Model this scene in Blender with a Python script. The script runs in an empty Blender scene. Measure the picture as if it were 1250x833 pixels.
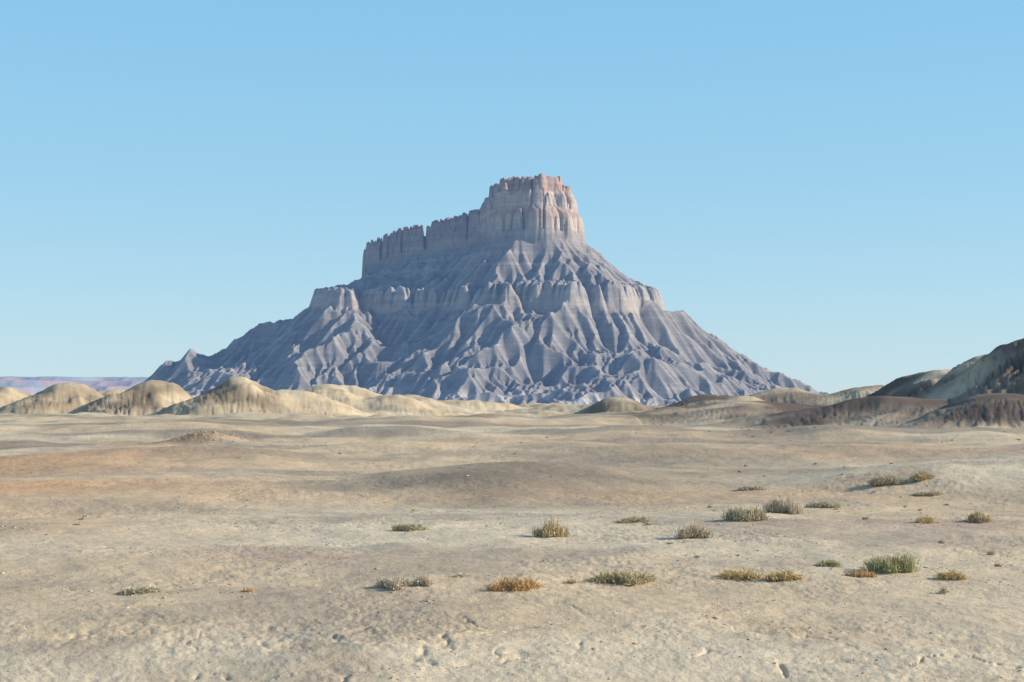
import bpy, math
import numpy as np
rng = np.random.default_rng(7)
F = 1736.0; CX = 625.0; HY = 480.0; CAMZ = 2.2
scene = bpy.context.scene

# ------------------------------------------------------------------ noise
_perm = np.random.default_rng(3).permutation(4096).astype(np.int64)
_gang = np.random.default_rng(4).random(4096) * 2 * np.pi
_gx = np.cos(_gang); _gy = np.sin(_gang)
def perlin(x, y, seed=0):
    x = np.asarray(x, dtype=np.float64) + seed * 17.31; y = np.asarray(y, dtype=np.float64) - seed * 9.77
    x, y = x * .8 + y * .6, y * .8 - x * .6
    xi = np.floor(x).astype(np.int64); yi = np.floor(y).astype(np.int64)
    xf = x - xi; yf = y - yi
    u = xf * xf * xf * (xf * (xf * 6 - 15) + 10); v = yf * yf * yf * (yf * (yf * 6 - 15) + 10)
    def g(ix, iy, dx, dy):
        h = _perm[(_perm[ix & 4095] + iy) & 4095]
        return _gx[h] * dx + _gy[h] * dy
    a = g(xi, yi, xf, yf); b = g(xi + 1, yi, xf - 1, yf)
    c = g(xi, yi + 1, xf, yf - 1); d = g(xi + 1, yi + 1, xf - 1, yf - 1)
    return ((a + u * (b - a)) * (1 - v) + (c + u * (d - c)) * v) * 1.5
def fbm(x, y, o=4, seed=0, gain=0.5):
    s = 0; a = 1.0; f = 1.0
    for i in range(o):
        s = s + a * perlin(x * f, y * f, seed + i * 5); a *= gain; f *= 2.03
    return s
def sstep(a, b, x):
    t = np.clip((x - a) / (b - a), 0, 1); return t * t * (3 - 2 * t)
def C(*c): return np.array(c)
def blend(a, b, m): return a * (1 - m[..., None]) + b * m[..., None]

# ------------------------------------------------------------------ mesh helpers
def make_mesh(name, verts, faces, cols=None, smooth=True, mat=None):
    me = bpy.data.meshes.new(name)
    nv = len(verts); nf = len(faces); k = faces.shape[1]
    me.vertices.add(nv); me.vertices.foreach_set("co", np.ascontiguousarray(verts, dtype=np.float32).ravel())
    me.loops.add(nf * k); me.loops.foreach_set("vertex_index", np.ascontiguousarray(faces, dtype=np.int32).ravel())
    me.polygons.add(nf)
    me.polygons.foreach_set("loop_start", np.arange(0, nf * k, k, dtype=np.int32))
    me.update(calc_edges=True)
    me.polygons.foreach_set("use_smooth", np.full(nf, smooth, dtype=bool))
    if cols is not None:
        at = me.color_attributes.new("tint", 'FLOAT_COLOR', 'POINT')
        c4 = np.ones((nv, 4), dtype=np.float32); c4[:, :3] = cols
        at.data.foreach_set("color", c4.ravel())
    ob = bpy.data.objects.new(name, me); scene.collection.objects.link(ob)
    if mat: me.materials.append(mat)
    return ob
def grid_faces(ny, nx):
    i = np.arange((ny - 1) * (nx - 1)); r = i // (nx - 1); c = i % (nx - 1); a = r * nx + c
    return np.stack([a, a + 1, a + nx + 1, a + nx], 1)

# ------------------------------------------------------------------ materials
class NT:
    def __init__(s, name):
        s.m = bpy.data.materials.new(name); s.m.use_nodes = True; s.t = s.m.node_tree
        s.b = s.t.nodes["Principled BSDF"]; s.out = s.t.nodes["Material Output"]
        s.b.inputs["Roughness"].default_value = 0.95
        s.b.inputs["Specular IOR Level"].default_value = 0.15
    def n(s, typ, **kw):
        nd = s.t.nodes.new(typ)
        for k, v in kw.items(): setattr(nd, k, v)
        return nd
    def l(s, a, b): s.t.links.new(a, b)
    def setin(s, sock, v):
        if isinstance(v, bpy.types.NodeSocket): s.l(v, sock)
        else: sock.default_value = v
    def noise(s, vec, scale, detail=4, rough=0.55):
        nd = s.n("ShaderNodeTexNoise"); s.l(vec, nd.inputs["Vector"])
        nd.inputs["Scale"].default_value = scale; nd.inputs["Detail"].default_value = detail
        nd.inputs["Roughness"].default_value = rough; return nd.outputs["Fac"]
    def maprange(s, v, a, b, c, d):
        nd = s.n("ShaderNodeMapRange"); s.l(v, nd.inputs[0])
        for i, q in enumerate((a, b, c, d)): nd.inputs[i + 1].default_value = q
        return nd.outputs[0]
    def mix(s, f, a, b, mode='MIX'):
        nd = s.n("ShaderNodeMix", data_type='RGBA', blend_type=mode)
        s.setin(nd.inputs[0], f); s.setin(nd.inputs[6], a); s.setin(nd.inputs[7], b)
        return nd.outputs[2]
    def math(s, op, a, b):
        nd = s.n("ShaderNodeMath", operation=op); s.setin(nd.inputs[0], a); s.setin(nd.inputs[1], b); return nd.outputs[0]
    def scalecol(s, col, v):
        nd = s.n("ShaderNodeVectorMath", operation='SCALE'); s.l(col, nd.inputs[0]); s.setin(nd.inputs[3], v); return nd.outputs[0]
    def bump(s, h, strength, dist, prev=None):
        nd = s.n("ShaderNodeBump"); nd.inputs["Strength"].default_value = strength
        nd.inputs["Distance"].default_value = dist; s.l(h, nd.inputs["Height"])
        if prev is not None: s.l(prev, nd.inputs["Normal"])
        return nd.outputs[0]
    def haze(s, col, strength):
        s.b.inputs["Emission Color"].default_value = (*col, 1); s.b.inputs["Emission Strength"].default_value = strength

def ground_material():
    T = NT("desert_clay")
    pos = T.n("ShaderNodeNewGeometry").outputs["Position"]
    tint = T.n("ShaderNodeAttribute", attribute_name="tint").outputs["Color"]
    n1 = T.noise(pos, 0.6, 5); n2 = T.noise(pos, 6.0, 5, 0.65); n3 = T.noise(pos, 45.0, 4, 0.7)
    c = T.scalecol(tint, T.maprange(n1, 0.3, 0.7, 0.90, 1.09))
    c = T.scalecol(c, T.maprange(n2, 0.3, 0.7, 0.87, 1.11))
    c = T.scalecol(c, T.maprange(n3, 0.3, 0.7, 0.82, 1.15))
    vor = T.n("ShaderNodeTexVoronoi"); T.l(pos, vor.inputs["Vector"]); vor.inputs["Scale"].default_value = 24
    spk = T.maprange(vor.outputs["Distance"], 0.12, 0.30, 1.0, 0.0)
    sel = T.maprange(T.noise(pos, 1.7, 3), 0.47, 0.65, 0.0, 0.45)
    c = T.mix(T.math('MULTIPLY', spk, sel), c, (0.22, 0.16, 0.12, 1))
    T.l(c, T.b.inputs["Base Color"])
    nb = T.bump(n2, 0.4, 0.05); nb = T.bump(n3, 0.55, 0.014, nb); nb = T.bump(spk, 0.3, 0.008, nb)
    T.l(nb, T.b.inputs["Normal"])
    return T.m
def butte_material():
    T = NT("mancos_shale")
    pos = T.n("ShaderNodeNewGeometry").outputs["Position"]
    tint = T.n("ShaderNodeAttribute", attribute_name="tint").outputs["Color"]
    n1 = T.noise(pos, 0.012, 5); n2 = T.noise(pos, 0.07, 6, 0.65)
    mp = T.n("ShaderNodeMapping"); mp.inputs["Scale"].default_value = (0.006, 0.006, 0.17); T.l(pos, mp.inputs[0])
    st = T.noise(mp.outputs[0], 1.0, 5, 0.7)
    c = T.scalecol(tint, T.maprange(n1, 0.3, 0.7, 0.88, 1.12))
    c = T.scalecol(c, T.maprange(n2, 0.3, 0.7, 0.88, 1.12))
    c = T.scalecol(c, T.maprange(st, 0.35, 0.65, 0.86, 1.13))
    T.l(c, T.b.inputs["Base Color"])
    nb = T.bump(n2, 0.4, 3.5)
    nb = T.bump(T.noise(pos, 0.25, 4, 0.6), 0.5, 1.2, nb)
    T.l(nb, T.b.inputs["Normal"])
    T.haze((0.26, 0.50, 1.0), 0.105)  # blue airlight baked into the shale as constant emission, independent of distance
    return T.m
def simple_tint(name, rough=0.9, haze=None, nscale=None):
    T = NT(name)
    tint = T.n("ShaderNodeAttribute", attribute_name="tint").outputs["Color"]
    c = tint
    if nscale:
        pos = T.n("ShaderNodeNewGeometry").outputs["Position"]
        nn = T.noise(pos, nscale, 4); c = T.scalecol(c, T.maprange(nn, 0.3, 0.7, 0.8, 1.2))
        T.l(T.bump(nn, 0.5, 0.3 / nscale), T.b.inputs["Normal"])
    T.l(c, T.b.inputs["Base Color"]); T.b.inputs["Roughness"].default_value = rough
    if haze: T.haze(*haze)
    return T.m

# ------------------------------------------------------------------ ground
def base_z(y):
    return np.interp(y, [0, 9, 11, 12.2, 14, 30, 60, 100, 150, 200, 300, 400, 600, 1000, 2200, 70000],
                     [-0.36, -0.28, -0.17, -0.07, 0.03, 0.0, 0.0, -0.3, -.8, -1.5, -2.9, -5, -17, -27, -30, -30])
# px, dist, top py, half width px, half depth m, darkness (shade painted on the flanks), rill, exponent
HILLS = [
 (12, 345, 472, 50, 16, .7, .5, 1.0), (-60, 330, 466, 64, 16, .5, .5, 1.),
 (84, 310, 468, 58, 16, .6, .6, 1.0), (140, 335, 473, 44, 12, .3, .5, 1.),
 (184, 280, 465, 60, 15, .85, .6, 1.0), (294, 262, 460, 62, 14, .85, .5, 1.0),
 (345, 268, 475, 74, 15, .15, .4, 1.1),
 (405, 300, 471, 90, 18, .08, .4, 1.1), (480, 300, 482, 80, 20, .1, .4, 1.1), (560, 330, 489, 95, 22, .1, .4, 1.2),
 (660, 340, 494, 110, 24, .15, .4, 1.2), (757, 290, 484, 40, 10, .85, .5, 0.9), (700, 310, 495, 80, 20, .3, .4, 1.1),
 (800, 330, 496, 80, 20, .3, .4, 1.1),
 (485, 130, 512, 80, 8, .85, .3, 1.0), (60, 170, 508, 150, 14, .25, .3, 1.2), (330, 190, 507, 120, 14, .1, .3, 1.2),
 (640, 180, 507, 110, 12, .6, .3, 1.2), (200, 100, 517, 120, 8, .45, .3, 1.1), (20, 90, 521, 110, 7, .4, .3, 1.2), (740, 110, 515, 120, 8, .4, .3, 1.2),
 (250, 63, 525, 44, 2.0, .6, .6, .9),
 (30, 62, 537, 190, 4, .3, .3, 1.4),
 (1345, 102, 388, 175, 12, .97, .8, 1.0),
 (1235, 128, 429, 95, 12, .97, .8, 1.0), (1150, 150, 453, 95, 15, .96, .7, 1.05), (1065, 175, 471, 100, 15, .6, .6, 1.1), (965, 180, 476, 100, 15, .6, .6, 1.1),
 (880, 160, 483, 70, 13, .93, .6, 1.1), (1110, 98, 488, 150, 8, .96, .7, 1.15), (1230, 90, 480, 110, 8, .97, .7, 1.15),
 (935, 112, 492, 150, 9, .96, .6, 1.1), (850, 118, 501, 80, 8, .95, .5, 1.1),
]
HP = []
for (px, d, ty, hw, hd, dk, rl, ex) in HILLS:
    x0 = (px - CX) / F * d; zt = CAMZ + (HY - ty) / F * d
    HP.append((x0, d, zt - float(base_z(d)), hw / F * d, hd, dk, rl, ex))
SWELLS = [(-0.2, 35, 3.2, 3.6, .46), (13.2, 33, 5.5, 4.5, .68), (-13, 46, 8, 3.5, .38), (3, 52, 9, 4, .38), (-4, 24, 7, 2.5, .10),
          (8, 22, 4, 2.2, .10), (19, 50, 6, 5, .42), (-16, 28, 6, 3, .2), (-3, 75, 14, 6, .55), (18, 72, 10, 5, .55), (-24, 80, 12, 6, .5), (7, 62, 5, 3, .35),
          (-6, 105, 16, 7, .6), (12, 125, 18, 8, .7)]
def ground_fn(x, y, fine=True, want_masks=False):
    r = np.hypot(x, y)
    z = base_z(np.maximum(y, 0))
    for (a, b, sx, sy, h) in SWELLS:
        wv = .25 * np.sin(x * .7 + b) * np.sin(y * .4 + a)
        z = z + h * np.exp(-(((x - a) / sx + wv) ** 2 + ((y - b) / sy + wv) ** 2))
    near = sstep(4, 12, r)
    z = z + near * (0.09 * fbm(x * .11, y * .11, 4, 1) * (1 + r / 45) * sstep(700, 300, r))
    dark = np.zeros_like(z); hz = np.zeros_like(z)
    wr = 0.15
    for (a, b, h, sx, sy, dk, rl, ex) in HP:
        dx = (x - a) / sx; dy = (y - b) / sy
        m = (np.abs(dx) < 3.2) & (np.abs(dy) < 3.2)
        if not m.any(): continue
        dx = dx[m]; dy = dy[m]; xm = x[m]; ym = y[m]
        L = math.sqrt(sx * sy)
        dx = dx + wr * fbm(xm / L, ym / L, 3, 11 + int(a)); dy = dy + wr * fbm(xm / L, ym / L, 3, 31 + int(a))
        rr = np.sqrt(dx * dx + dy * dy) + 1e-6
        th = np.arctan2(dy, dx)
        ring = sstep(.25, .9, rr) * sstep(1.9, 1.1, rr)
        q = 5 + min(9, L)
        ril = 1 - np.abs(fbm(np.cos(th) * q + rr * .8, np.sin(th) * q + rr * .7, 3, int(abs(a)) + 3)) * 2
        sh = np.exp(-(rr ** 2) ** ex * 0.9)
        v = h * sh - ring * rl * 0.06 * h * np.clip(ril, 0, 1)
        v = np.maximum(v, 0)
        cur = hz[m]; k = 0.18 * np.maximum(h, .3)
        t = np.clip(0.5 + 0.5 * (v - cur) / k, 0, 1)
        hz[m] = cur * (1 - t) + v * t + k * t * (1 - t) * np.minimum(1, np.minimum(v, cur) / k)
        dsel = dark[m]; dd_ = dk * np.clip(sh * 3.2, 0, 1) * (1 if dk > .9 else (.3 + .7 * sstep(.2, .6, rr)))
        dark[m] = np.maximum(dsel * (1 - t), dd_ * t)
    z = z + hz
    z = z + hz * 0.05 * fbm(x * .25, y * .25, 3, 77) * sstep(40, 80, r)
    z = z + sstep(60, 150, r) * sstep(600, 350, r) * 0.3 * fbm(x * .03, y * .05, 3, 91)
    bank = sstep(15.0, 12.0, y + 1.4 * fbm(x * .2, y * .0, 2, 8))
    if fine:
        nm = r < 90
        xn = x[nm]; yn = y[nm]; rn = r[nm]
        fade = sstep(3, 8, rn)
        d = 0.026 * fbm(xn * .9, yn * .9, 3, 21)
        rough = sstep(-.1, .5, fbm(xn * .35, yn * .35, 3, 23))
        bk = bank[nm]
        d += (0.005 + 0.007 * rough + 0.002 * bk) * (fbm(xn * 4, yn * 4, 4, 25, .6))
        d += (0.003 + 0.004 * rough + 0.002 * bk) * fbm(xn * 14, yn * 14, 2, 29)
        # thin drainage cracks: soft, continuous, with fine side branches
        qx = xn + .30 * fbm(xn * 1.2, yn * 1.2, 3, 33); qy = yn + .30 * fbm(xn * 1.2, yn * 1.2, 3, 37)
        c1 = np.abs(perlin(qx * .40 + qy * .20, qy * .60 - qx * .22, 41))
        pm = sstep(.0, .35, fbm(xn * .35, yn * .5, 2, 43) + .10 * bk)
        d -= (0.008 + .020 * bk) * np.exp(-(c1 / .018) ** 2) * pm
        c2 = np.abs(perlin(qx * 1.0 + qy * .5, qy * 1.6 - qx * .5, 45))
        d -= (0.004 + .012 * bk) * np.exp(-(c2 / .04) ** 2) * (0.3 * rough + bk * sstep(-.1, .3, fbm(xn * .5, yn * .5, 2, 47)))
        # low ripples across the slope
        d += .006 * bk * np.sin((yn * 1.0 - xn * .35 + .5 * fbm(xn * .7, yn * .7, 2, 49)) * 11) * sstep(-.1, .4, fbm(xn * .4, yn * .4, 2, 53))
        z[nm] += d * fade
    if want_masks: return z, dark, hz, bank
    return z

ang = np.concatenate([np.linspace(-180, -25, 60)[:-1], np.linspace(-25, 25, 1000), np.linspace(25, 180, 60)[1:]])
ang = np.radians(ang)
rad = np.concatenate([np.geomspace(.05, 9, 30)[:-1], np.geomspace(9, 60, 660)[:-1], np.geomspace(60, 600, 420)[:-1], np.geomspace(600, 70000, 60)])
R, A = np.meshgrid(rad, ang, indexing='ij')
X = R * np.sin(A); Y = R * np.cos(A)
Z, DK, HZ, BK = ground_fn(X, Y, True, True)
tan = C(.665, .505, .315); cream = C(.72, .59, .395); darkc = C(.235, .175, .12); orange = C(.68, .41, .21); pink = C(.47, .335, .26); grey = C(.44, .355, .255)  # clay tones warmed and lightened to offset cyan skylight and dim sun
n_a = fbm(X * .05, Y * .08, 4, 101); n_b = fbm(X * .16, Y * .28, 4, 111); n_d = fbm(X * .03, Y * .11, 4, 141); n_e = fbm(X * .04, Y * .09, 3, 151)
col = blend(np.broadcast_to(tan, X.shape + (3,)), cream, sstep(-.3, .5, n_a))
col = blend(col, grey, .6 * sstep(.05, .45, n_b) * sstep(90, 50, R))
col = blend(col, orange, .45 * sstep(.15, .6, n_e) * sstep(18, 26, R) * sstep(120, 70, R))
col = blend(col, grey * .8, .8 * sstep(.0, .35, n_d) * sstep(25, 50, R) * sstep(400, 200, R))
col = blend(col, cream * 1.02, .8 * BK * sstep(-.3, .3, fbm(X * .5, Y * .5, 3, 5)))
def gm(px, d, sx, sy):
    x0 = (px - CX) / F * d
    return np.exp(-(((X + n_b * 1.5 - x0) / sx) ** 2 + ((Y + n_a * 2 - d) / sy) ** 2))
for (px, d, sx, sy, c, s) in [(70, 32, 4.8, 4, orange, .95), (620, 58, 6, 6, orange, .6), (10, 42, 6, 4, orange, .85), (620, 33.5, 3.5, 4.6, grey * .62, .95),
                              (800, 46, 5, 5, grey * .75, .7), (960, 62, 6, 8, grey * .75, .6),
                              (310, 18.2, 1.1, 1.0, pink, .8), (400, 17.6, .8, .5, pink, .7), (1170, 22, 2.6, 1.1, pink, .65), (1230, 45, 5, 5, grey, .5),
                              (905, 17.6, 1.1, .5, pink, .4), (800, 24, 2.5, 1, cream, .5), (1000, 11.8, 2.2, .6, cream * 1.05, .9), (250, 63, 2.2, 2.8, C(.44, .28, .15), .9)]:
    col = blend(col, c, s * gm(px, d, sx, sy))
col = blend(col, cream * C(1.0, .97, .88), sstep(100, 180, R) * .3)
dcol = blend(np.broadcast_to(darkc, X.shape + (3,)), C(.15, .113, .088), sstep(8, 20, X) * sstep(190, 80, np.abs(Y - 120)))  # right hills coloured darker to show their left-facing side out of the sun
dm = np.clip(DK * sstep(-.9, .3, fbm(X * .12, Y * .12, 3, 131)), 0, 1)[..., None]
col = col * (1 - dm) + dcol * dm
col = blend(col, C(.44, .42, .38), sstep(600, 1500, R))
mg = ground_material()
nr, na = X.shape
V = np.stack([X.ravel(), Y.ravel(), Z.ravel()], 1)
f = grid_faces(nr, na)[:, ::-1]
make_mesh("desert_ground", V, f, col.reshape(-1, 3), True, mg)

# ------------------------------------------------------------------ butte
D0 = 3000.0
cell = 2.1
bx = np.arange(-1000, 860, cell); by = np.arange(-780, 440, cell)
BX, BY = np.meshgrid(bx, by)
def sdf(P, X, Y):
    P = np.array(P, float); n = len(P)
    d = np.full(X.shape, 1e18); ins = np.zeros(X.shape, bool)
    for i in range(n):
        a = P[i]; b = P[(i + 1) % n]; e = b - a
        wx = X - a[0]; wy = Y - a[1]
        t = np.clip((wx * e[0] + wy * e[1]) / (e @ e), 0, 1)
        d = np.minimum(d, (wx - t * e[0]) ** 2 + (wy - t * e[1]) ** 2)
        c = ((a[1] > Y) != (b[1] > Y)) & (X < (b[0] - a[0]) * (Y - a[1]) / (b[1] - a[1] + 1e-12) + a[0])
        ins ^= c
    d = np.sqrt(d); return np.where(ins, d, -d)
P1 = [(-334, 225), (-250, 165), (-150, 108), (-58, 55), (-44, -25), (8, -62), (70, -70), (122, -42), (152, 15), (140, 80), (60, 112), (-40, 122), (-150, 165), (-250, 215), (-328, 252)]
P2 = [(-420, 70), (-405, -40), (-345, -100), (-322, -95), (-300, -45), (-240, -70), (-150, -110), (-90, -175), (-20, -225), (50, -195), (110, -235), (200, -190), (270, -115), (322, 0), (295, 110), (180, 240), (0, 300), (-180, 340), (-310, 330), (-400, 210)]
P3 = [(-880, 20), (-760, -190), (-560, -370), (-300, -490), (-50, -600), (200, -630), (380, -530), (570, -300), (710, 0), (640, 300), (300, 580), (-100, 680), (-500, 600), (-800, 300)]
wxn = 24 * fbm(BX / 150, BY / 150, 3, 201); wyn = 24 * fbm(BX / 150, BY / 150, 3, 211)
e1 = sdf(P1, BX, BY); e2 = sdf(P2, BX + wxn, BY + wyn); e3 = sdf(P3, BX + wxn, BY + wyn)
zbase = np.interp(BX, [-340, -50, 60, 160], [296, 335, 340, 330])
zP2 = 214 + 0.02 * BY
s12 = np.clip(-e1 / (np.maximum(-e1, 0) + np.maximum(e2, 0) + 1e-3), 0, 1)
s23 = np.clip(-e2 / (np.maximum(-e2, 0) + np.maximum(e3, 0) + 1e-3), 0, 1)
up = zbase + (zP2 - zbase) * s12 ** .95
bvar = .6 + .4 * sstep(-.3, .3, fbm(BX / 110, BY / 110, 2, 219) + .5 * sstep(60, 200, BX) + .5 * sstep(-280, -340, BX))
cl = 24 * bvar * sstep(0, 8, -e2)
lo = zP2 - cl + (-24 - zP2 + cl) * (1 - (1 - s23) ** 1.15)
h = np.where(e2 > 0, up, lo)
h = np.where(e1 > 0, zbase, h)
h = np.where(e3 < 0, -24 + e3 * 0.10, h)
def bump(cx, cy, sx, sy, hh): return hh * np.exp(-((BX - cx) / sx) ** 2 - ((BY - cy) / sy) ** 2)
h = h + bump(-535, 0, 60, 70, 30) + bump(-672, -60, 48, 60, 52) + bump(-500, -140, 60, 90, 14) + bump(-770, -20, 50, 60, 22)
amp = sstep(5, -40, e1)
band = sstep(-14, -6, e2) * sstep(22, 10, e2) * bvar
low = sstep(10, -60, e2)
h = h + amp * (1 - .5 * band) * ((7 + 15 * low) * fbm(BX / 140, BY / 140, 1, 221) + (7 + 7 * low) * fbm(BX / 58, BY / 58, 1, 231) + 7 * fbm(BX / 26, BY / 26, 1, 241) + 3.5 * fbm(BX / 11, BY / 11, 1, 245))
foot = sstep(160, 10, -e3) * sstep(160, 60, e3)
h = h + foot * 9 * (0.5 - np.abs(fbm(BX / 60, BY / 60, 2, 251)))
OFF = [(0, 1, 1.), (0, -1, 1.), (1, 0, 1.), (-1, 0, 1.), (1, 1, 1.4142), (1, -1, 1.4142), (-1, 1, 1.4142), (-1, -1, 1.4142)]
def erode(z, hard, tal, warm, n, K, mexp):
    z = z.astype(np.float32); hard = hard.astype(np.float32); tal = tal.astype(np.float32)
    ny, nx = z.shape; A = np.ones_like(z); rain = (hard > 0).astype(np.float32)
    for it in range(warm + n):
        zp = np.pad(z, 1, mode='edge'); W = []; S = np.zeros_like(z); smax = np.zeros_like(z)
        for (dy, dx, ds) in OFF:
            s = np.maximum(z - zp[1 + dy:1 + dy + ny, 1 + dx:1 + dx + nx], 0) * (1 / (ds * cell))
            s2 = s * s; w_ = s2 * s2; W.append(w_); S += w_; smax = np.maximum(smax, s)
        q = A / (S + 1e-9)
        inc = np.zeros((ny + 2, nx + 2), np.float32)
        for (dy, dx, ds), w_ in zip(OFF, W):
            inc[1 + dy:1 + dy + ny, 1 + dx:1 + dx + nx] += q * w_
        A = rain + inc[1:-1, 1:-1]
        if it < warm: continue
        dz = K * hard * np.minimum(A, 8000) ** mexp * smax
        z = z - np.minimum(dz, smax * cell * 0.5)
        dzt = np.zeros_like(z)
        for (dy, dx, ds) in ((0, 1, 1.), (1, 0, 1.), (1, 1, 1.4142), (1, -1, 1.4142)):
            ya = slice(0, ny - dy); yb = slice(dy, ny)
            if dx >= 0: xa = slice(0, nx - dx); xb = slice(dx, nx)
            else: xa = slice(1, nx); xb = slice(0, nx - 1)
            df = z[ya, xa] - z[yb, xb]
            ex = np.sign(df) * np.maximum(0, np.abs(df) - np.minimum(tal[ya, xa], tal[yb, xb]) * cell * ds) * 0.16
            ex *= rain[ya, xa] * rain[yb, xb]
            dzt[ya, xa] -= ex; dzt[yb, xb] += ex
        z = z + dzt
    return z, A
hard = np.where(e1 > -2, 0.0, 1.0 - .78 * band)
tal = 1.08 + 2.2 * band
h, ACC = erode(h, hard, tal, 90, 350, 0.020, 0.48)
h = h.astype(np.float64)
hpre = h.copy()
cliffm = sstep(-14, -8, e2) * sstep(6, -2, e2) * bvar
h = h + 2.0 * fbm(BX / 12, BY / 12, 2, 263) * band
# cap rock: broken blocks and two tiers
j1 = np.abs(perlin(BX / 40, BY / 40, 305)); j2 = np.abs(perlin(BX / 17, BY / 17, 306))
e1f = e1 + 7 * fbm(BX / 45, BY / 45, 2, 301) - 14 * np.clip(.10 - j1, 0, 1) / .10 - 4 * np.clip(.12 - j2, 0, 1) / .12 + 2
up_in = 5 * perlin(BX / 22, BY / 22, 331)
e1u = e1f + up_in
rise_t = np.where(e1f < 16, np.interp(e1f, [0, 3, 6, 12, 16], [0, 26, 38, 46, 52]), np.interp(e1u, [16, 20, 26, 33, 36, 44], [52, 76, 84, 92, 124, 140]))
rise_f = np.interp(e1f, [0, 4, 9, 12], [0, 28, 36, 90])
tw = sstep(-75, -40, BX)
ztop = np.interp(BX, [-335, -318, -290, -200, -120, -66, -50], [336, 348, 356, 373, 386, 402, 408])
ztop = ztop - 11 * np.clip(.22 - np.abs(perlin(BX / 15, BY / 40, 311)), 0, 1) / .22 + 7 * perlin(BX / 30, BY / 30, 313)
blk = np.round(1.6 * perlin(BX / 20, BY / 26, 320)) * 4
ztt = 453 + blk + 1.5 * perlin(BX / 8, BY / 8, 317) - 12 * np.clip(.12 - np.abs(perlin(BX / 22, BY / 22, 319)), 0, 1) / .12
ztt = ztt - 14 * sstep(100, 112, BX)
zt = ztop * (1 - tw) + ztt * tw
cap = np.minimum(zbase + rise_f * (1 - tw) + rise_t * tw, zt)
h = np.where(e1f > 0, np.maximum(h, cap), h)
for (cx_, cy_, rx_, tz_) in [(-30, 0, 7, 430), (-14, -22, 8, 440), (-48, 22, 7, 412)]:
    pin = np.exp(-(np.hypot((BX - cx_) / rx_, (BY - cy_) / (rx_ * 1.4))) ** 4)
    h = np.where(pin > .1, np.maximum(h, h * (1 - pin) + tz_ * pin), h)
capf = sstep(-2, 3, e1f)
shale = C(.232, .21, .195); pale = C(.45, .395, .34); rock = C(.44, .365, .295); redr = C(.40, .265, .20); creamr = C(.49, .39, .305)
nn1 = fbm(BX / 60, BY / 60, 3, 401)
bc = blend(np.broadcast_to(shale, BX.shape + (3,)), pale, sstep(-.1, .7, nn1) * .25)
cv = hpre - (np.roll(hpre, 5, 0) + np.roll(hpre, -5, 0) + np.roll(hpre, 5, 1) + np.roll(hpre, -5, 1)) / 4
bc = blend(bc, pale, sstep(1, 6, cv) * .5)
bc = blend(bc, C(.34, .285, .25), sstep(230, 300, h) * .5)
hs = h + 4 * fbm(BX / 80, BY / 80, 2, 431)
bc = blend(bc, pale, (np.exp(-((hs - 262) / 3.5) ** 2) + np.exp(-((hs - 288) / 3) ** 2) + .7 * np.exp(-((hs - 150) / 3) ** 2)) * .4)
bc = blend(bc, rock, cliffm * .75)
bc = blend(bc, creamr, capf)
bc = blend(bc, redr, capf * np.clip(np.exp(-((hs - 375) / 7) ** 2) + sstep(418, 428, hs) * .8 + .25 * sstep(-.2, .6, fbm(BX / 30, h / 14, 3, 411)), 0, 1))
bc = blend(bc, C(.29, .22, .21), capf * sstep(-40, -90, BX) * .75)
bc = blend(bc, pale * 1.15, sstep(20, -15, h) * sstep(-.1, .4, fbm(BX / 45, BY / 45, 3, 421)) * .8)
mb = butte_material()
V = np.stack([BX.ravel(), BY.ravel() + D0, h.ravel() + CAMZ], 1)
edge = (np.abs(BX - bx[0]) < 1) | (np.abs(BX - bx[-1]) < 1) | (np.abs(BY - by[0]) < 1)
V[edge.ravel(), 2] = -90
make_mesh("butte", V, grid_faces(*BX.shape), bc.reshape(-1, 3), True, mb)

# ------------------------------------------------------------------ distant mesa
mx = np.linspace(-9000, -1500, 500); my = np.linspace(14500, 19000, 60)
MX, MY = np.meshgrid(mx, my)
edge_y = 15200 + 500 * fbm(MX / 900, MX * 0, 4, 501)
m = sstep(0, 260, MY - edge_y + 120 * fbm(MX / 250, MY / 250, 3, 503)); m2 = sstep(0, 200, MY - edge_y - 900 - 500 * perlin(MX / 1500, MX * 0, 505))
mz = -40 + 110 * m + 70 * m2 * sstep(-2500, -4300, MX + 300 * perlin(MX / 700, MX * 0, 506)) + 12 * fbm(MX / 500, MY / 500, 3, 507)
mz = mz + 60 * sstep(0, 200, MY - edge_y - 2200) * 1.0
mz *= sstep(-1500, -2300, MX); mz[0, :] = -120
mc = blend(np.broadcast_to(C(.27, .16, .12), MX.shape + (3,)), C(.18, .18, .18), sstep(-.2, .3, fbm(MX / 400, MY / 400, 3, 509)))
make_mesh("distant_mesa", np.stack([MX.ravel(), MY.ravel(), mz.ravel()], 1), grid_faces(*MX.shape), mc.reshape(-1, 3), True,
          simple_tint("hazy_sandstone", .95, ((.40, .58, .92), .38), 0.004))  # far-distance haze added as a flat bluish glow in the rock material

# ------------------------------------------------------------------ placement on terrain
dd = np.geomspace(8, 120, 1500)
def locate(px, py):
    x = (px - CX) / F * dd; z = ground_fn(x, dd.copy())
    p = HY + (CAMZ - z) / dd * F
    i = int(np.argmax(p <= py)); return x[i], dd[i], z[i]

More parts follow.
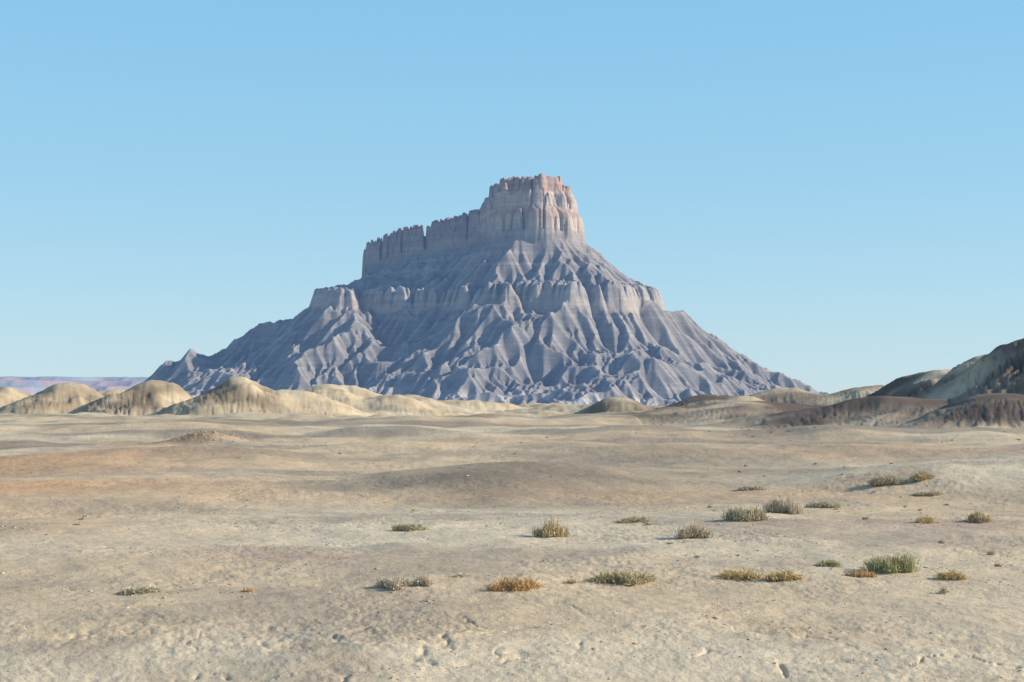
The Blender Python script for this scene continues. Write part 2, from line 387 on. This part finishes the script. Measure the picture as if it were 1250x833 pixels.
# ------------------------------------------------------------------ shrubs
mshrub = simple_tint("dry_foliage", .85)
PAL = {'sage': [(.60, .52, .34), (.50, .45, .28), (.68, .60, .42)], 'green': [(.52, .48, .25), (.42, .40, .20), (.62, .56, .32)],
       'gold': [(.74, .56, .27), (.62, .45, .20), (.80, .64, .36)], 'orange': [(.68, .44, .19), (.58, .35, .14), (.74, .53, .28)],
       'olive': [(.62, .50, .29), (.51, .41, .22), (.70, .58, .36)], 'grey': [(.64, .53, .38), (.56, .46, .31), (.70, .60, .45)]}
def blades(n, w, hgt, pal, lobes=None, bw=.006):
    if lobes is None:
        k = max(4, int(w / .09)); lobes = [(((j + rng.uniform(.2, .8)) / k - .5) * .78 * w, rng.uniform(-.2, .2) * w, rng.uniform(.4, .7) + .4 * math.sin(math.pi * (j + .5) / k) * rng.uniform(.5, 1)) for j in range(k)]
    li = rng.integers(0, len(lobes), n); L = np.array(lobes)[li]
    rb = .07 * w + .01
    b = np.stack([L[:, 0] + rng.normal(0, rb * .8, n), L[:, 1] + rng.normal(0, rb * .8, n), np.full(n, -.01)], 1)
    az = rng.random(n) * 2 * np.pi; el = np.radians(rng.uniform(12, 88, n))
    dr = np.stack([np.cos(az) * np.cos(el), np.sin(az) * np.cos(el), np.sin(el)], 1)
    rx = w * .26; ll = rng.uniform(.45, 1.0, n) ** .7
    tip = b + dr * np.stack([rx * ll, rx * ll, hgt * L[:, 2] * ll * 1.1], 1)
    mid = b + (tip - b) * .55; mid[:, 2] += .12 * hgt * rng.random(n); tip[:, :2] += rng.normal(0, .02 + .04 * w, (n, 2)) * .6
    sd = np.stack([-np.sin(az + rng.normal(0, 1, n)), np.cos(az + rng.normal(0, 1, n)), rng.normal(0, .4, n)], 1) * bw
    vs = np.stack([b - sd * .8, b + sd * .8, mid - sd, mid + sd, tip - sd * .35, tip + sd * .35], 1)
    base = np.arange(n)[:, None] * 6
    fc = np.concatenate([base + np.array([0, 1, 3, 2]), base + np.array([2, 3, 5, 4])])
    pc = np.array(pal)[rng.integers(0, len(pal), n)] * rng.uniform(.75, 1.2, (n, 1))
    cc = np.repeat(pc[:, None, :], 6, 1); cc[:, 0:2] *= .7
    nl = n; t = rng.uniform(.4, 1, (nl, 1)); p = b + (tip - b) * t + rng.normal(0, .012, (nl, 3))
    u = rng.normal(0, 1, (nl, 3)); u /= np.linalg.norm(u, axis=1, keepdims=True); v = np.cross(u, rng.normal(0, 1, (nl, 3))); v /= np.linalg.norm(v, axis=1, keepdims=True)
    sz = bw * 1.7 * rng.uniform(.5, 1.3, (nl, 1))
    lv = np.stack([p - u * sz * 1.8, p + v * sz * .8, p + u * sz * 1.8, p - v * sz * .8], 1)
    lf = np.arange(nl)[:, None] * 4 + np.array([0, 1, 2, 3]) + n * 6
    lc = np.repeat((pc * rng.uniform(.9, 1.25, (nl, 1)))[:, None, :], 4, 1)
    return (np.concatenate([vs.reshape(-1, 3), lv.reshape(-1, 3)]), np.concatenate([fc, lf]), np.concatenate([cc.reshape(-1, 3), lc.reshape(-1, 3)]))
SH = [(498, 648, 40, 13, 'sage'), (672, 656, 40, 25, 'olive'), (848, 657, 44, 24, 'grey'), (910, 636, 50, 23, 'sage'), (955, 627, 46, 24, 'grey'),
      (1085, 592, 46, 17, 'grey'), (1125, 586, 30, 12, 'olive'), (1130, 638, 28, 10, 'gold'), (1195, 638, 28, 18, 'olive'), (775, 637, 42, 9, 'olive'),
      (1090, 698, 62, 28, 'green'), (1012, 691, 26, 12, 'green'), (1160, 706, 32, 14, 'gold'), (1050, 704, 34, 11, 'orange'), (903, 706, 56, 16, 'gold'),
      (957, 707, 42, 14, 'gold'), (760, 710, 76, 18, 'olive'), (630, 720, 62, 18, 'orange'), (697, 712, 18, 6, 'olive'), (480, 718, 44, 20, 'grey'),
      (516, 715, 26, 18, 'grey'), (170, 724, 44, 12, 'sage'), (1005, 620, 40, 11, 'sage'), (1132, 604, 34, 6, 'grey'), (915, 598, 34, 8, 'grey'), (305, 722, 18, 5, 'orange'), (560, 704, 26, 7, 'grey')]
for (px, py, w, hh, pk) in SH:
    x, y, z = locate(px, py); s = y / F
    W = w * s; H = hh * s
    n = int(np.clip(1600 * (W / .6), 400, 2400)); n = int(n * (.5 if pk == 'grey' else .9))
    v, fc, cc = blades(n, W, H, PAL[pk], bw=.0024 + .0001 * y)
    ob = make_mesh("desert_shrub", v, fc, cc, False, mshrub); ob.location = (x, y, z - .01)

vs, fs, cs, off = [], [], [], 0
for i in range(300):
    y = rng.uniform(15, 95) if rng.random() < .75 else rng.uniform(40, 75); x = rng.uniform(-.36, .40) * y
    if float(perlin(x * .12, y * .12, 601)) < (-.0 if x > 0 else .3): continue
    w = rng.uniform(.05, .18); v, fc, cc = blades(int(70), w, w * rng.uniform(.3, .55), PAL[['olive', 'grey', 'gold', 'sage'][rng.integers(4)]], [(0, 0, 1)], bw=.003 + .0001 * y)
    z = float(ground_fn(np.array([x]), np.array([y]))[0])
    vs.append(v + np.array([x, y, z])); fs.append(fc + off); cs.append(cc); off += len(v)
make_mesh("dry_grass_tufts", np.concatenate(vs), np.concatenate(fs), np.concatenate(cs), False, mshrub)

# ------------------------------------------------------------------ gravel : one mesh
t = (1 + 5 ** .5) / 2
ico = np.array([(-1, t, 0), (1, t, 0), (-1, -t, 0), (1, -t, 0), (0, -1, t), (0, 1, t), (0, -1, -t), (0, 1, -t), (t, 0, -1), (t, 0, 1), (-t, 0, -1), (-t, 0, 1)]) / 1.9
icf = np.array([(0, 11, 5), (0, 5, 1), (0, 1, 7), (0, 7, 10), (0, 10, 11), (1, 5, 9), (5, 11, 4), (11, 10, 2), (10, 7, 6), (7, 1, 8), (3, 9, 4), (3, 4, 2), (3, 2, 6), (3, 6, 8), (3, 8, 9), (4, 9, 5), (2, 4, 11), (6, 2, 10), (8, 6, 7), (9, 8, 1)])
def stones(name, x, y, s, pal):
    n = len(x); z = ground_fn(x, y)
    q = ico[None] * rng.uniform(.7, 1.3, (n, 12, 1)) * (s[:, None, None]) * np.stack([rng.uniform(.7, 1.4, n), rng.uniform(.7, 1.3, n), rng.uniform(.35, .8, n)], 1)[:, None, :]
    a = rng.random(n) * 6.28; ca, sa = np.cos(a)[:, None], np.sin(a)[:, None]
    vx = q[..., 0] * ca - q[..., 1] * sa; vy = q[..., 0] * sa + q[..., 1] * ca
    v = np.stack([vx + x[:, None], vy + y[:, None], q[..., 2] + z[:, None] + s[:, None] * .1], -1).reshape(-1, 3)
    fc = (icf[None] + (np.arange(n) * 12)[:, None, None]).reshape(-1, 3)
    cc = np.repeat((np.array(pal)[rng.integers(0, len(pal), n)] * rng.uniform(.8, 1.2, (n, 1)))[:, None], 12, 1).reshape(-1, 3)
    return make_mesh(name, v, fc, cc, False, mstone)
mstone = simple_tint("weathered_stone", .9, None, 30)
n = 26000; y = np.exp(rng.uniform(math.log(9.5), math.log(50), n)); x = rng.uniform(-.42, .42, n) * y
k = (fbm(x * .3, y * .5, 3, 611) + rng.normal(0, .25, n)) > .1; x = x[k]; y = y[k]
s = np.clip(rng.lognormal(math.log(.007), .5, len(x)), .004, .03) * (.6 + y / 50)
stones("gravel", x, y, s, [(.58, .44, .29), (.46, .34, .22), (.62, .50, .35), (.40, .30, .21), (.54, .37, .24)])
n = 260; kx = (250 - CX) / F * 63; x = rng.normal(kx, .9, n); y = rng.normal(62.5, 1.1, n)
stones("rubble_knoll_rocks", x, y, np.clip(rng.lognormal(math.log(.035), .5, n), .02, .09), [(.48, .31, .17), (.42, .28, .16), (.52, .36, .22)])

# ------------------------------------------------------------------ light, sky, camera
AZ, EL = math.radians(92), math.radians(25.5)
sd = np.array([math.sin(AZ) * math.cos(EL), math.cos(AZ) * math.cos(EL), math.sin(EL)])
from mathutils import Vector
L = bpy.data.lights.new("sun", 'SUN'); L.energy = 5.0; L.angle = math.radians(.5); L.color = (1, .92, .79)
lo_ = bpy.data.objects.new("sun", L); scene.collection.objects.link(lo_)
lo_.rotation_euler = Vector(sd).to_track_quat('Z', 'Y').to_euler(); lo_.location = (200, -50, 200)
w = bpy.data.worlds.new("World"); scene.world = w; w.use_nodes = True
nt = w.node_tree; bg = nt.nodes["Background"]
sky = nt.nodes.new("ShaderNodeTexSky"); sky.sky_type = 'NISHITA'; sky.sun_disc = False
sky.sun_elevation = EL; sky.sun_rotation = AZ; sky.altitude = 1500; sky.air_density = 1.0; sky.dust_density = .4; sky.ozone_density = 1.0
tc = nt.nodes.new("ShaderNodeTexCoord"); sx = nt.nodes.new("ShaderNodeSeparateXYZ"); nt.links.new(tc.outputs["Generated"], sx.inputs[0])
cr = nt.nodes.new("ShaderNodeValToRGB"); nt.links.new(sx.outputs["Z"], cr.inputs[0])
stops = [(0.0, (.50, .70, .81)), (.06, (.43, .68, .83)), (.14, (.34, .645, .86)), (.27, (.26, .59, .87)), (.6, (.14, .28, .56)), (1.0, (.10, .19, .42))]
els = cr.color_ramp.elements
els[0].position, els[0].color = stops[0][0], (*stops[0][1], 1); els[1].position, els[1].color = stops[-1][0], (*stops[-1][1], 1)
for p, c in stops[1:-1]:
    e = els.new(p); e.color = (*c, 1)
sc = nt.nodes.new("ShaderNodeVectorMath"); sc.operation = 'SCALE'; nt.links.new(cr.outputs[0], sc.inputs[0]); sc.inputs[3].default_value = 1 / .15
mxn = nt.nodes.new("ShaderNodeMix"); mxn.data_type = 'RGBA'; mxn.inputs[0].default_value = .85
nt.links.new(sky.outputs[0], mxn.inputs[6]); nt.links.new(sc.outputs[0], mxn.inputs[7])
nt.links.new(mxn.outputs[2], bg.inputs[0]); bg.inputs[1].default_value = .15
cam = bpy.data.cameras.new("camera"); cam.sensor_width = 36; cam.lens = F / 1250 * 36; cam.shift_y = (HY - 416.5) / 1250
cam.clip_start = .1; cam.clip_end = 150000
co = bpy.data.objects.new("camera", cam); scene.collection.objects.link(co)
co.location = (0, 0, CAMZ); co.rotation_euler = (math.radians(90), 0, 0); scene.camera = co
scene.view_settings.view_transform = 'Standard'; scene.view_settings.look = 'None'; scene.view_settings.exposure = 0
